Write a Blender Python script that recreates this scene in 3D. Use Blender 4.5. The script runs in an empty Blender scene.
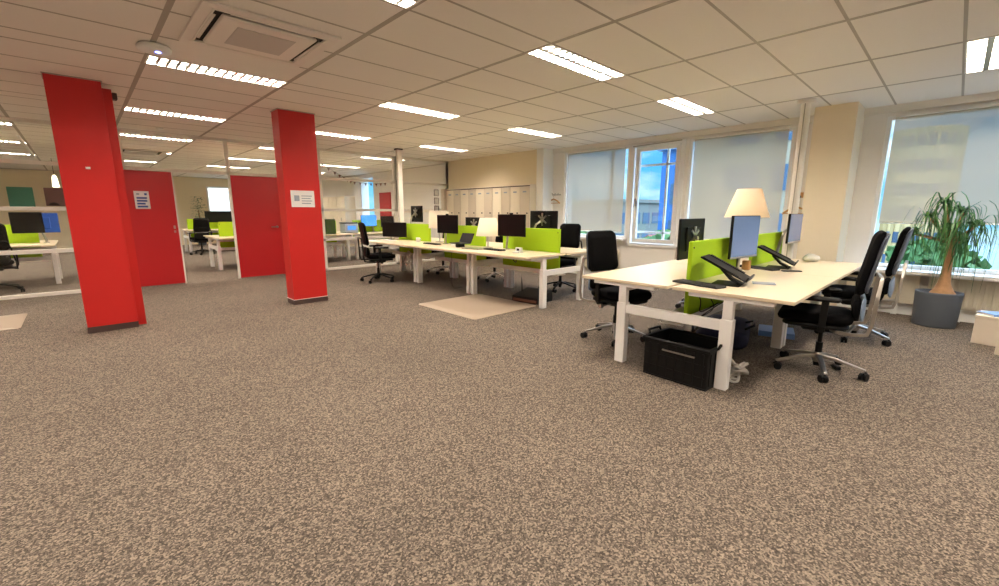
import bpy, math, random
from mathutils import Vector, Matrix
random.seed(7)
R = math.radians
PI = math.pi
scene = bpy.context.scene
COL = scene.collection

# ------------------------------------------------------------------ camera
YAW, PITCH, ROLL, FPX, EYE = 0.80609, 0.185246, 0.00173, 432.2, 1.36
cam_d = bpy.data.cameras.new('camera'); cam = bpy.data.objects.new('camera', cam_d); COL.objects.link(cam)
f0 = Vector((math.cos(YAW), math.sin(YAW), 0)); up = Vector((0, 0, 1)); r0 = f0.cross(up)
fw = f0*math.cos(PITCH) - up*math.sin(PITCH); uu = up*math.cos(PITCH) + f0*math.sin(PITCH)
rr = r0*math.cos(ROLL) + uu*math.sin(ROLL); u2 = uu*math.cos(ROLL) - r0*math.sin(ROLL)
m = Matrix((rr, u2, -fw)).transposed().to_4x4(); m.translation = Vector((0, 0, EYE))
cam.matrix_world = m
cam_d.sensor_fit = 'HORIZONTAL'; cam_d.sensor_width = 36; cam_d.lens = 36*FPX/999
cam_d.clip_start = 0.05; cam_d.clip_end = 600
scene.camera = cam

# ------------------------------------------------------------------ world, exposure
LAMP_W = 64.0
LAMP_COL = (1.0, 0.87, 0.73)
SKY = 1.0
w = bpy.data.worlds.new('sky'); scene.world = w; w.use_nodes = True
nt = w.node_tree; N = nt.nodes; Lk = nt.links; N.clear()
out = N.new('ShaderNodeOutputWorld'); bg = N.new('ShaderNodeBackground')
tc = N.new('ShaderNodeTexCoord'); sep = N.new('ShaderNodeSeparateXYZ'); Lk.new(tc.outputs['Generated'], sep.inputs[0])
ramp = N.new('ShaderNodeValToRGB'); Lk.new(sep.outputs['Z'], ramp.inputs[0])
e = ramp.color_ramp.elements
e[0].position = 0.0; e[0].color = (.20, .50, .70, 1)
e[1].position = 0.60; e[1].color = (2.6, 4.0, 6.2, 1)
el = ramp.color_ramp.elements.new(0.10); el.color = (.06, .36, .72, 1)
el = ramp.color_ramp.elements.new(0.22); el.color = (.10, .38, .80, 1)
mp = N.new('ShaderNodeMapping'); mp.inputs['Scale'].default_value = (2.2, 2.2, 6.5)
Lk.new(tc.outputs['Generated'], mp.inputs[0])
nz = N.new('ShaderNodeTexNoise'); nz.inputs['Scale'].default_value = 2.1; nz.inputs['Detail'].default_value = 6
Lk.new(mp.outputs[0], nz.inputs['Vector'])
cr = N.new('ShaderNodeValToRGB'); cr.color_ramp.elements[0].position = .47; cr.color_ramp.elements[1].position = .68
Lk.new(nz.outputs['Fac'], cr.inputs[0])
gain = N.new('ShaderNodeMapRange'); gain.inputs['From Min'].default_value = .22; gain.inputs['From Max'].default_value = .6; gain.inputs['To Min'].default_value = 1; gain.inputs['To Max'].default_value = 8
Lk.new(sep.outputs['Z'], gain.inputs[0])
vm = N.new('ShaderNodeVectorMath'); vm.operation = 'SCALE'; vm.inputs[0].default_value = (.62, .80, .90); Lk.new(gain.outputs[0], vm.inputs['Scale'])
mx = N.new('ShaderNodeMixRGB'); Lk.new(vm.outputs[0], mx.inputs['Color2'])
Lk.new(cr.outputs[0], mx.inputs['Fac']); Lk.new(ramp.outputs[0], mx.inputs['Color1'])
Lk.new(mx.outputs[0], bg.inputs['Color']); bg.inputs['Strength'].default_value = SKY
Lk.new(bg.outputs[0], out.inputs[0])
vs = scene.view_settings
vs.view_transform = 'Standard'; vs.look = 'None'; vs.gamma = 1; vs.use_curve_mapping = False
vs.exposure = 0.84
scene.cycles.max_bounces = 10; scene.cycles.diffuse_bounces = 5; scene.cycles.transparent_max_bounces = 16
scene.cycles.glossy_bounces = 3
scene.cycles.caustics_reflective = False; scene.cycles.caustics_refractive = False
scene.cycles.sample_clamp_indirect = 6

# ------------------------------------------------------------------ materials
def S(r, g, b):
    f = lambda c: (c/255/12.92) if c/255 <= .04045 else ((c/255+.055)/1.055)**2.4
    return (f(r), f(g), f(b), 1)
def newmat(name):
    mt = bpy.data.materials.new(name); mt.use_nodes = True
    return mt, mt.node_tree.nodes, mt.node_tree.links, mt.node_tree.nodes['Principled BSDF']
def mat(name, col, rough=.5, metal=0, noise=0, nscale=40, bump=0, spec=None):
    mt, n, l, b = newmat(name)
    b.inputs['Base Color'].default_value = col; b.inputs['Roughness'].default_value = rough
    b.inputs['Metallic'].default_value = metal
    if spec is not None: b.inputs['Specular IOR Level'].default_value = spec
    if noise or bump:
        t = n.new('ShaderNodeTexCoord'); z = n.new('ShaderNodeTexNoise'); z.inputs['Scale'].default_value = nscale; z.inputs['Detail'].default_value = 4
        l.new(t.outputs['Object'], z.inputs['Vector'])
        if noise:
            q = n.new('ShaderNodeMixRGB'); q.blend_type = 'MIX'
            q.inputs['Color1'].default_value = tuple(c*(1-noise) for c in col[:3])+(1,)
            q.inputs['Color2'].default_value = tuple(min(1, c*(1+noise)) for c in col[:3])+(1,)
            l.new(z.outputs['Fac'], q.inputs['Fac']); l.new(q.outputs[0], b.inputs['Base Color'])
        if bump:
            bp = n.new('ShaderNodeBump'); bp.inputs['Strength'].default_value = bump; bp.inputs['Distance'].default_value = .004
            l.new(z.outputs['Fac'], bp.inputs['Height']); l.new(bp.outputs[0], b.inputs['Normal'])
    return mt
def glassmat(name, tint=(1, 1, 1, 1), refl=.07, rough=.02):
    mt, n, l, b = newmat(name); n.remove(b)
    o = n['Material Output']; t = n.new('ShaderNodeBsdfTransparent'); g = n.new('ShaderNodeBsdfGlossy')
    t.inputs[0].default_value = tint; g.inputs['Roughness'].default_value = rough
    lw = n.new('ShaderNodeLayerWeight'); lw.inputs['Blend'].default_value = .35
    ma = n.new('ShaderNodeMath'); ma.operation = 'MULTIPLY_ADD'; ma.inputs[1].default_value = .25; ma.inputs[2].default_value = refl*.4
    l.new(lw.outputs['Fresnel'], ma.inputs[0])
    x = n.new('ShaderNodeMixShader'); l.new(ma.outputs[0], x.inputs[0]); l.new(t.outputs[0], x.inputs[1]); l.new(g.outputs[0], x.inputs[2])
    l.new(x.outputs[0], o.inputs[0]); return mt
def clothmat(name, col, transp, transl):
    mt, n, l, b = newmat(name); n.remove(b); o = n['Material Output']
    d = n.new('ShaderNodeBsdfDiffuse'); d.inputs[0].default_value = col
    tl = n.new('ShaderNodeBsdfTranslucent'); tl.inputs[0].default_value = col
    tr = n.new('ShaderNodeBsdfTransparent')
    a = n.new('ShaderNodeMixShader'); a.inputs[0].default_value = transl; l.new(d.outputs[0], a.inputs[1]); l.new(tl.outputs[0], a.inputs[2])
    c = n.new('ShaderNodeMixShader'); c.inputs[0].default_value = transp; l.new(a.outputs[0], c.inputs[1]); l.new(tr.outputs[0], c.inputs[2])
    l.new(c.outputs[0], o.inputs[0]); return mt
def emit(name, col, s):
    mt, n, l, b = newmat(name)
    b.inputs['Base Color'].default_value = (.02, .02, .02, 1)
    b.inputs['Emission Color'].default_value = col; b.inputs['Emission Strength'].default_value = s
    return mt

def carpet_mat():
    mt, n, l, b = newmat('speckled_carpet')
    t = n.new('ShaderNodeTexCoord')
    z2 = n.new('ShaderNodeTexNoise'); z2.inputs['Scale'].default_value = 1.1; z2.inputs['Detail'].default_value = 3
    v1 = n.new('ShaderNodeTexVoronoi'); v1.inputs['Scale'].default_value = 140
    z3 = n.new('ShaderNodeTexNoise'); z3.inputs['Scale'].default_value = 210; z3.inputs['Detail'].default_value = 2
    for z in (z2, v1, z3): l.new(t.outputs['Object'], z.inputs['Vector'])
    sp = n.new('ShaderNodeSeparateColor'); l.new(v1.outputs['Color'], sp.inputs[0])
    z1 = n.new('ShaderNodeMath'); z1.operation = 'MULTIPLY_ADD'; z1.inputs[1].default_value = .62; l.new(sp.outputs[0], z1.inputs[0])
    zz = n.new('ShaderNodeMath'); zz.operation = 'MULTIPLY'; zz.inputs[1].default_value = .40; l.new(z3.outputs['Fac'], zz.inputs[0]); l.new(zz.outputs[0], z1.inputs[2])
    cr = n.new('ShaderNodeValToRGB'); E = cr.color_ramp.elements
    E[0].position = .12; E[0].color = S(52, 46, 42); E[1].position = .94; E[1].color = S(172, 157, 140)
    k = E.new(.5); k.color = S(99, 90, 82)
    l.new(z1.outputs[0], cr.inputs[0])
    q = n.new('ShaderNodeMixRGB'); q.blend_type = 'MULTIPLY'; q.inputs['Fac'].default_value = 1
    c2 = n.new('ShaderNodeValToRGB'); c2.color_ramp.elements[0].position = .3; c2.color_ramp.elements[0].color = (.86, .86, .86, 1)
    c2.color_ramp.elements[1].position = .7; c2.color_ramp.elements[1].color = (1, 1, 1, 1)
    l.new(z2.outputs['Fac'], c2.inputs[0]); l.new(cr.outputs[0], q.inputs['Color1']); l.new(c2.outputs[0], q.inputs['Color2'])
    l.new(q.outputs[0], b.inputs['Base Color']); b.inputs['Roughness'].default_value = .95
    b.inputs['Specular IOR Level'].default_value = .15
    bp = n.new('ShaderNodeBump'); bp.inputs['Strength'].default_value = .35; bp.inputs['Distance'].default_value = .006
    l.new(z1.outputs[0], bp.inputs['Height']); l.new(bp.outputs[0], b.inputs['Normal'])
    return mt
M = {}
M['carpet'] = carpet_mat()
M['tile'] = mat('ceiling_tile', S(244, 240, 234), .9, noise=.04, nscale=150)
M['grid'] = mat('ceiling_grid', S(176, 170, 160), .6)
M['slab'] = mat('concrete', S(150, 150, 150), .9)
M['wall'] = mat('cream_wall', S(242, 230, 204), .8, noise=.02, nscale=12)
M['winwall'] = mat('window_wall_paint', S(246, 242, 236), .7, noise=.01, nscale=12)
M['white'] = mat('white_paint', S(248, 248, 246), .45, noise=.01, nscale=20)
M['frame'] = mat('aluminium_frame', S(242, 238, 230), .4, noise=.02, nscale=8)
M['red'] = mat('red_paint', S(200, 32, 30), .45, noise=.05, nscale=3)
M['redd'] = mat('red_door_paint', S(184, 24, 32), .4, noise=.05, nscale=2)
M['plinth'] = mat('dark_skirting', S(70, 52, 48), .5, noise=.1)
M['desk'] = mat('desk_laminate', S(240, 224, 196), .28, noise=.03, nscale=9)
M['edge'] = mat('desk_edge', S(205, 190, 165), .5)
M['leg'] = mat('white_steel', S(250, 249, 248), .35, noise=.01)
M['lime'] = mat('lime_felt', S(166, 208, 20), .85, noise=.07, nscale=90, bump=.2)
M['black'] = mat('black_plastic', S(10, 10, 11), .5, noise=.1, spec=.25)
M['fabric'] = mat('black_fabric', S(9, 9, 11), .95, noise=.25, nscale=200, bump=.2, spec=.1)
M['shell'] = mat('grey_backrest_shell', S(70, 76, 88), .35, noise=.05)
M['lumbar'] = mat('blue_grey_shell', S(130, 150, 176), .4, noise=.05)
M['silver'] = mat('brushed_aluminium', S(190, 186, 180), .3, 1, noise=.05)
M['screen'] = mat('display_glass', S(6, 6, 8), .3, noise=.1, spec=.3)
M['screen_refl'] = mat('matt_display', S(112, 140, 196), .22, noise=.04, spec=.9)  # pale blue window reflection is painted into the base colour
M['shade'] = clothmat('cream_lamp_shade', S(255, 242, 222), 0, .5)
M['shade_w'] = clothmat('white_lamp_shade', S(250, 244, 232), 0, .5)
M['blind'] = clothmat('grey_blind_cloth', S(214, 198, 172), .40, .42)
M['glass'] = glassmat('window_glass')
M['pglass'] = glassmat('partition_glass', (.98, .99, .985, 1), .03)
M['wood'] = mat('wood', S(196, 150, 96), .5, noise=.15, nscale=30)
M['paper'] = mat('paper', S(240, 238, 236), .7, noise=.01)
M['ink'] = mat('blue_ink', S(50, 80, 150), .6, noise=.05)
M['greyp'] = mat('grey_print', S(150, 160, 175), .6, noise=.05)
M['locker_l'] = mat('cream_locker_door', S(238, 226, 204), .5, noise=.02)
M['locker_d'] = mat('beige_locker_door', S(214, 200, 180), .5, noise=.02)
M['teal'] = mat('teal_canvas', S(86, 160, 142), .7, noise=.15, nscale=4)
M['plum'] = mat('plum_canvas', S(142, 104, 108), .7, noise=.2, nscale=3)
M['blue'] = mat('blue_panel', S(22, 84, 190), .5, noise=.1, nscale=6)
M['navy'] = mat('navy_cloth', S(14, 20, 56), .8, noise=.2)
M['bluescreen'] = emit('lit_blue_screen', S(60, 140, 230), 1.0)
M['pot'] = mat('anthracite_pot', S(82, 88, 96), .55, noise=.06, nscale=12)
M['soil'] = mat('potting_soil', S(120, 70, 40), .95, noise=.4, nscale=60, bump=.5)
M['trunk'] = mat('palm_bark', S(170, 130, 92), .9, noise=.25, nscale=25, bump=.6)
M['leaf'] = mat('strap_leaf', S(62, 108, 48), .45, noise=.35, nscale=5)
M['mat'] = mat('beige_chair_mat', S(172, 156, 138), .35, noise=.03)
M['darkgreen'] = mat('dark_green_felt', S(40, 60, 26), .9, noise=.1)
M['card'] = mat('cream_box', S(235, 222, 205), .7, noise=.02)
M['bluepaper'] = mat('blue_cover', S(110, 150, 210), .5, noise=.05)
M['radiator'] = mat('radiator_enamel', S(226, 218, 198), .4, noise=.02)
M['redb'] = mat('red_plastic', S(190, 24, 40), .3, noise=.05)
M['bag'] = mat('white_plastic_film', S(224, 222, 214), .3, noise=.08)
M['cable_w'] = mat('white_cable', S(205, 198, 190), .5, noise=.05)
M['led'] = emit('blue_status_light', (.15, .2, 1, 1), 6)
M['brown'] = mat('brown_board', S(96, 58, 40), .6, noise=.2)
M['ac'] = mat('cassette_plastic', S(242, 236, 230), .5, noise=.01)
M['acg'] = mat('cassette_grille', S(205, 200, 196), .6, noise=.04, nscale=200)
M['dark'] = mat('dark_void', S(30, 28, 26), .8)
M['flag'] = mat('bunting_cloth', S(120, 70, 50), .8, noise=.3)
M['tower'] = mat('tower_cladding', S(170, 146, 96), .6, noise=.12, nscale=.2)
M['bglass'] = mat('blue_curtain_wall', S(56, 104, 158), .2, noise=.25, nscale=.15)
M['lowoffice'] = mat('slate_cladding', S(110, 112, 104), .7, noise=.1, nscale=.3)
M['office'] = mat('grey_office_cladding', S(150, 136, 112), .7, noise=.1, nscale=.3)
M['roof'] = mat('clay_roof', S(140, 64, 54), .8, noise=.15)
M['house'] = mat('pale_render', S(150, 140, 136), .8, noise=.08)
M['tree'] = mat('tree_leaf', S(58, 96, 44), .8, noise=.35, nscale=2)
M['ground'] = mat('street_ground', S(96, 112, 112), .9, noise=.3, nscale=.1)
M['win_dark'] = mat('dark_glazing', S(70, 90, 110), .15, noise=.1)

# ------------------------------------------------------------------ mesh helpers
class MB:
    def __init__(s): s.v = []; s.f = []; s.mi = []; s.cur = 0; s.sm = []
    def add(s, vs, fs, smooth=False):
        o = len(s.v); s.v += [Vector(p) for p in vs]
        for f in fs: s.f.append([o+i for i in f]); s.mi.append(s.cur); s.sm.append(smooth)
        return s
    def box(s, x0, x1, y0, y1, z0, z1, b=0):
        if b:
            b = min(b, (x1-x0)*.45, (y1-y0)*.45, (z1-z0)*.45)
            vs = []
            for sx in (0, 1):
                for sy in (0, 1):
                    for sz in (0, 1):
                        X = (x0, x1)[sx]; Y = (y0, y1)[sy]; Z = (z0, z1)[sz]
                        dx = b*(1-2*sx); dy = b*(1-2*sy); dz = b*(1-2*sz)
                        vs += [(X, Y+dy, Z+dz), (X+dx, Y, Z+dz), (X+dx, Y+dy, Z)]
            I = lambda a, c, d, k: (a*4+c*2+d)*3+k
            fs = [[I(0,0,0,0),I(0,0,1,0),I(0,1,1,0),I(0,1,0,0)],[I(1,0,0,0),I(1,1,0,0),I(1,1,1,0),I(1,0,1,0)],
                  [I(0,0,0,1),I(1,0,0,1),I(1,0,1,1),I(0,0,1,1)],[I(0,1,0,1),I(0,1,1,1),I(1,1,1,1),I(1,1,0,1)],
                  [I(0,0,0,2),I(0,1,0,2),I(1,1,0,2),I(1,0,0,2)],[I(0,0,1,2),I(1,0,1,2),I(1,1,1,2),I(0,1,1,2)]]
            for c in (0,1):
                for d in (0,1):
                    fs.append([I(c,d,0,0),I(c,d,0,1),I(c,d,1,1),I(c,d,1,0)])
                    fs.append([I(c,0,d,0),I(c,0,d,2),I(c,1,d,2),I(c,1,d,0)])
                    fs.append([I(0,c,d,1),I(0,c,d,2),I(1,c,d,2),I(1,c,d,1)])
            for a in (0,1):
                for c in (0,1):
                    for d in (0,1): fs.append([I(a,c,d,0),I(a,c,d,1),I(a,c,d,2)])
            return s.add(vs, fs)
        vs = [(x, y, z) for x in (x0, x1) for y in (y0, y1) for z in (z0, z1)]
        return s.add(vs, [[0,1,3,2],[4,6,7,5],[0,4,5,1],[2,3,7,6],[0,2,6,4],[1,5,7,3]])
    def cyl(s, a, b, ra, rb=None, n=16, caps=True):
        a = Vector(a); b = Vector(b); rb = ra if rb is None else rb
        d = (b-a).normalized(); t = Vector((1, 0, 0)) if abs(d.x) < .8 else Vector((0, 1, 0))
        p = d.cross(t).normalized(); q = d.cross(p)
        vs = []
        for (c, r) in ((a, ra), (b, rb)):
            for i in range(n): an = 2*PI*i/n; vs.append(c+p*math.cos(an)*r+q*math.sin(an)*r)
        s.add(vs, [[i, (i+1) % n, n+(i+1) % n, n+i] for i in range(n)], True)
        if caps: s.add(vs[:n], [list(range(n))]); s.add(vs[n:], [list(range(n))])
        return s
    def tube(s, pts, r, n=8, r2=None):
        pts = [Vector(p) for p in pts]; vs = []; k = len(pts); pr = None
        for i, c in enumerate(pts):
            d = (pts[min(i+1, k-1)]-pts[max(i-1, 0)]).normalized()
            if pr is None: t = Vector((0, 0, 1)) if abs(d.z) < .8 else Vector((0, 1, 0)); pr = d.cross(t).normalized()
            p = (pr-d*pr.dot(d)).normalized(); pr = p; q = d.cross(p)
            rad = r if r2 is None else r+(r2-r)*i/(k-1)
            for j in range(n): an = 2*PI*j/n; vs.append(c+p*math.cos(an)*rad+q*math.sin(an)*rad)
        fs = [[i*n+j, i*n+(j+1) % n, (i+1)*n+(j+1) % n, (i+1)*n+j] for i in range(k-1) for j in range(n)]
        fs += [list(range(n)), [(k-1)*n+j for j in range(n)]]
        return s.add(vs, fs, True)
    def bar(s, pts, wx, wz, side=(1, 0, 0)):           # rectangular section along a path
        pts = [Vector(p) for p in pts]; k = len(pts); vs = []
        side = Vector(side)
        for i, c in enumerate(pts):
            d = (pts[min(i+1, k-1)]-pts[max(i-1, 0)]).normalized()
            a = (side-d*side.dot(d)).normalized(); b = d.cross(a)
            W = wx[i] if isinstance(wx, (list, tuple)) else wx; Z = wz[i] if isinstance(wz, (list, tuple)) else wz
            for (u, v) in ((-1, -1), (1, -1), (1, 1), (-1, 1)): vs.append(c+a*u*W/2+b*v*Z/2)
        fs = [[i*4+j, i*4+(j+1) % 4, (i+1)*4+(j+1) % 4, (i+1)*4+j] for i in range(k-1) for j in range(4)]
        fs += [[0, 1, 2, 3], [(k-1)*4+j for j in range(4)]]
        return s.add(vs, fs)
    def lathe(s, prof, c=(0, 0, 0), n=28, cap=True):
        vs = [(c[0]+r*math.cos(2*PI*i/n), c[1]+r*math.sin(2*PI*i/n), c[2]+z) for (r, z) in prof for i in range(n)]
        k = len(prof)
        s.add(vs, [[j*n+i, j*n+(i+1) % n, (j+1)*n+(i+1) % n, (j+1)*n+i] for j in range(k-1) for i in range(n)], True)
        if cap: s.add(vs[:n], [list(range(n))]); s.add(vs[-n:], [list(range(n))])
        return s
    def pad(s, wd, ln, th, r, fn=None, n=8, puff=.35):   # rounded cushion in the xy plane, thickness z
        def outline(inset):
            a = wd/2-inset; b = ln/2-inset; rad = max(.004, r-inset*.6); rad = min(rad, a*.98, b*.98); pts = []
            for (cx, cy, st) in ((a-rad, b-rad, 0), (-a+rad, b-rad, 90), (-a+rad, -b+rad, 180), (a-rad, -b+rad, 270)):
                for i in range(n): an = R(st+90*i/(n-1)); pts.append((cx+rad*math.cos(an), cy+rad*math.sin(an)))
            return pts
        e = th*.5; rings = []
        def ring(inset, z, k=1): rings.append([(x*k, y*k, z) for x, y in outline(inset)])
        lay = [(.0, 0, 0)]
        base = outline(e)
        for k in (0.02, .35, .7): rings.append([(x*k, y*k, -e) for x, y in base])
        for a in (-70, -35, 0, 35, 70):
            ring(e*(1-math.cos(R(a))), e*math.sin(R(a)))
        for k in (.7, .35, .02): rings.append([(x*k, y*k, e+(1-k*k)*th*puff*.3) for x, y in base])
        m_ = len(rings[0]); vs = [p for rg in rings for p in rg]
        if fn: vs = [fn(Vector(p)) for p in vs]
        fs = [[j*m_+i, j*m_+(i+1) % m_, (j+1)*m_+(i+1) % m_, (j+1)*m_+i] for j in range(len(rings)-1) for i in range(m_)]
        fs += [list(range(m_))[::-1], [(len(rings)-1)*m_+i for i in range(m_)]]
        return s.add(vs, fs, True)
    def build(s, name, mats, parent=None, loc=None, rz=None, bevel=0):
        me = bpy.data.meshes.new(name); me.from_pydata([tuple(v) for v in s.v], [], s.f)
        for mt in (mats if isinstance(mats, (list, tuple)) else [mats]): me.materials.append(M[mt] if isinstance(mt, str) else mt)
        me.polygons.foreach_set('material_index', s.mi); me.polygons.foreach_set('use_smooth', s.sm)
        import bmesh
        bm = bmesh.new(); bm.from_mesh(me); bmesh.ops.recalc_face_normals(bm, faces=bm.faces); bm.to_mesh(me); bm.free()
        me.update(); o = bpy.data.objects.new(name, me); COL.objects.link(o)
        if parent: o.parent = parent
        if loc: o.location = loc
        if rz is not None: o.rotation_euler.z = rz
        if bevel:
            md = o.modifiers.new('bevel', 'BEVEL'); md.width = bevel; md.segments = 2; md.limit_method = 'ANGLE'
        return o
def tag(o, label, cat, group=None, kind=None):
    o['label'] = label; o['category'] = cat
    if group: o['group'] = group
    if kind: o['kind'] = kind
    return o
def thing(name, label, cat, loc=(0, 0, 0), rz=0, group=None):
    o = bpy.data.objects.new(name, None); COL.objects.link(o); o.location = loc; o.rotation_euler = (0, 0, rz)
    o.empty_display_size = .1
    return tag(o, label, cat, group)
def struct(o): o['kind'] = 'structure'; return o
def dup(root, loc, rz, label, group=None):
    def cp(o, par):
        c = o.copy(); COL.objects.link(c)
        if par: c.parent = par
        for ch in list(o.children): cp(ch, c)
        return c
    r = cp(root, None); r.location = loc; r.rotation_euler = (0, 0, rz); r['label'] = label
    if group: r['group'] = group
    return r
def SB(name, mt, *boxes, parent=None):
    b = MB()
    for q in boxes: b.box(*q)
    return struct(b.build(name, mt, parent))

# ------------------------------------------------------------------ room shell
CE = 2.75; XW = 7.95; YG = 10.1; XL = -7.0; YB = -5.0; YF = 22.0
SB('floor', 'carpet', (XL-.2, XW+.35, YB-.2, YF+.2, -.2, 0))
SB('unseen_roof_slab', 'slab', (XL-.2, XW+.35, YB-.2, YF+.2, 2.98, 3.2))  # unseen slab added above the ceiling to block sky light
SB('wall_left', 'wall', (XL-.2, XL, YB-.2, YF+.2, 0, 2.98))
SB('wall_back', 'wall', (XL, XW, YB-.2, YB, 0, 2.98))
SB('wall_front', 'wall', (XL, XW, YF, YF+.2, 0, 2.98))
# window wall: openings (y0,y1,z0,z1)
OPEN = [(-4.6, -2.5, .62, 2.62), (-2.05, .82, .62, 2.62), (1.85, 3.44, .84, 2.63), (3.50, 4.55, .70, 2.63), (4.60, 6.20, .84, 2.64),
        (15.0, 15.95, .84, 2.6)]
wb = MB(); y = YB
for (a, b_, z0, z1) in OPEN:
    wb.box(XW, XW+.3, y, a, 0, 2.98); wb.box(XW, XW+.3, a, b_, 0, z0); wb.box(XW, XW+.3, a, b_, z1, 2.98); y = b_
wb.box(XW, XW+.3, y, YF, 0, 2.98)
struct(wb.build('wall_right', 'winwall'))
# cream wall in front of the window wall at the far corner, its end post, the corner post
SB('wall_corner', 'wall', (7.68, XW, 6.72, YG, 0, CE))
SB('column_corner', 'white', (7.60, XW, 6.52, 6.72, 0, CE))
SB('column_window', 'wall', (7.35, XW, 1.06, 1.52, 0, CE))
SB('trim_1', 'frame', (7.9, XW, -4.9, 6.5, 2.66, 2.75))
SB('baseboard_right', 'white', (7.93, XW, -4.9, 1.06, 0, .1), (7.93, XW, 1.52, 6.5, 0, .1))

# ceiling tiles with holes for the light fittings
xs = [.63+1.21*k for k in range(-6, 7)]; xs = [XL]+[x for x in xs if XL < x < XW-.2]+[XW]
ys = []
k = -4
while 2.55+2.7*k < YF:
    base = 2.55+2.7*k
    ys += [base, base+.3, base+.9, base+1.5, base+2.1]; k += 1
ys = [YB]+[v for v in ys if YB+.05 < v < YF-.05]+[YF]
LX = [.63+1.21*j for j in (-4, -2, 0, 2, 4)]
LY = [2.55+2.7*k for k in range(-2, 7)]
def is_light(x0, y0, y1): return abs(y1-y0-.3) < .02 and any(abs(x0-q) < .01 for q in LX) and any(abs(y0-q) < .01 for q in LY)
cb = MB(); holes = []
for i in range(len(xs)-1):
    for j in range(len(ys)-1):
        if is_light(xs[i], ys[j], ys[j+1]): holes.append((xs[i], ys[j])); continue
        cb.cur = 0
        cb.box(xs[i]+.005, xs[i+1]-.005, ys[j]+.004, ys[j+1]-.004, CE, CE+.015)
cb.cur = 1
for x in xs[1:-1]: cb.box(x-.02, x+.02, YB, YF, CE-.002, CE+.02)
for y in ys[1:-1]: cb.box(XL, XW, y-.011, y+.011, CE-.001, CE+.02)
cb.box(XL, XW, YF-.05, YF, CE-.01, CE); cb.box(XW-.03, XW, YB, YF, CE-.01, CE)
struct(cb.build('ceiling', ['tile', 'grid']))

# ------------------------------------------------------------------ red columns
def column(name, x0, x1, y0, y1, pl=True):
    c = SB(name, 'red', (x0, x1, y0, y1, .07, CE))
    SB('column_base', 'plinth', (x0-.004, x1+.004, y0-.004, y1+.004, 0, .07), parent=c)
    return c
c1 = column('column_1', -.085, .355, 6.62, 6.90)
SB('column_box', 'red', (.362, .44, 6.74, 6.90, 0, CE-.05), parent=c1)
SB('column_collar', 'grid', (-.095, .365, 6.61, 6.91, CE-.012, CE-.001), parent=c1)
bx = MB().box(.44, .485, 6.74, 6.84, 2.60, 2.67, .006); tag(bx.build('junction_box', 'plinth'), 'small dark red box high on the side of the wide red column', 'junction box')
c2 = column('column_2', 2.145, 2.64, 6.62, 6.90)
SB('column_collar', 'grid', (2.135, 2.65, 6.61, 6.91, CE-.012, CE-.001), parent=c2)
SB('column_bead', 'white', (2.14, 2.645, 6.615, 6.905, .07, .076), parent=c2)
t = thing('notice_sheet', 'white landscape notice taped on the narrow red column beside the door', 'notice', (2.385, 6.617, 1.66))
b = MB().box(-.165, .165, -.003, 0, -.235, 0); b.build('sheet', 'paper', t)
b = MB().box(-.12, -.05, -.005, -.0031, -.15, -.07); b.build('printed_picture', 'greyp', t)
b = MB()
for i in range(4): b.box(-.02, .13-.02*(i % 2), -.005, -.0031, -.07-.035*i-.012, -.07-.035*i)
b.build('printed_lines', 'greyp', t)
tag(MB().box(.12, .16, 6.612, 6.6199, 1.81, 1.835, .002).build('sticker', 'paper'), 'tiny white sticker at head height on the wide red column', 'sticker')

# ------------------------------------------------------------------ glazed partition and doors (plane Y = YG)
y0, y1 = YG, YG+.06
rails = [(0, .055), (.69, .755), (1.37, 1.43), (2.08, 2.14), (2.70, 2.75)]
def glazed(name, x0, x1, zs, posts):
    b = MB()
    for z0, z1 in zs: b.box(x0, x1, y0, y1, z0, z1, .003)
    for p in posts: b.box(p-.03, p+.03, y0, y1, zs[0][0], CE, .003)
    f = struct(b.build(name, 'frame'))
    for (za, zb) in zip(zs[:-1], zs[1:]):
        for pa, pb in zip(posts[:-1], posts[1:]):
            g = MB().box(pa+.03, pb-.03, YG+.026, YG+.034, za[1], zb[0])
            struct(g.build('pane', 'pglass', f))
    return f
glazed('window_1', XL, .60, rails, [XL+.03, -4.3, -1.85, .60])
glazed('window_2', .60, 4.03, [(2.075, 2.13), (2.70, 2.75)], [.66, 2.25, 3.97])
glazed('window_3', 4.03, 5.98, rails, [4.06, 5.95])
glazed('window_4', 5.98, 7.68, rails[-3:] , [6.01, 7.65])
glazed('window_10', 5.98, 7.68, [(0,.055),(1.35,1.37)], [6.01,7.65])
# doors: left leaf, opening, right leaf
def doorleaf(name, x0, x1):
    d = MB().box(x0, x1, YG+.005, YG+.05, .012, 2.07, .003); return struct(d.build(name, 'redd'))
d1 = doorleaf('door_1', .63, 1.325)
b = MB().box(1.255, 1.285, YG-.004, YG+.005, 1.04, 1.10, .002).box(1.255, 1.285, YG-.004, YG+.005, .97, 1.01, .002); struct(b.build('door_lock', 'silver', d1))
d2 = doorleaf('door_2', 2.27, 3.13)
b = MB(); b.cyl((3.06, YG+.005, 1.04), (3.06, YG-.05, 1.04), .012); b.tube([(3.06, YG-.05, 1.04), (3.0, YG-.052, 1.04), (2.93, YG-.05, 1.04)], .011); b.lathe([(.026, 0), (.026, .006)], (0, 0, 0), 16)
b.v[-64:] = b.v[-64:]
for i in range(len(b.v)-64, len(b.v)):
    v = b.v[i]; b.v[i] = Vector((3.06+v.x, YG+.005-v.z, 1.04+v.y))
struct(b.build('door_handle', 'silver', d2))
SB('trim_2', 'frame', (1.325, 1.35, YG, YG+.06, 0, 2.075), (2.235, 2.27, YG, YG+.06, 0, 2.075))
SB('wall_red', 'redd', (3.13, 4.03, YG, YG+.06, 0, 2.075))
t = thing('notice_sheet', 'white portrait notice with blue bars taped on the red door', 'notice', (.855, YG+.004, 1.56))
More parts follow.
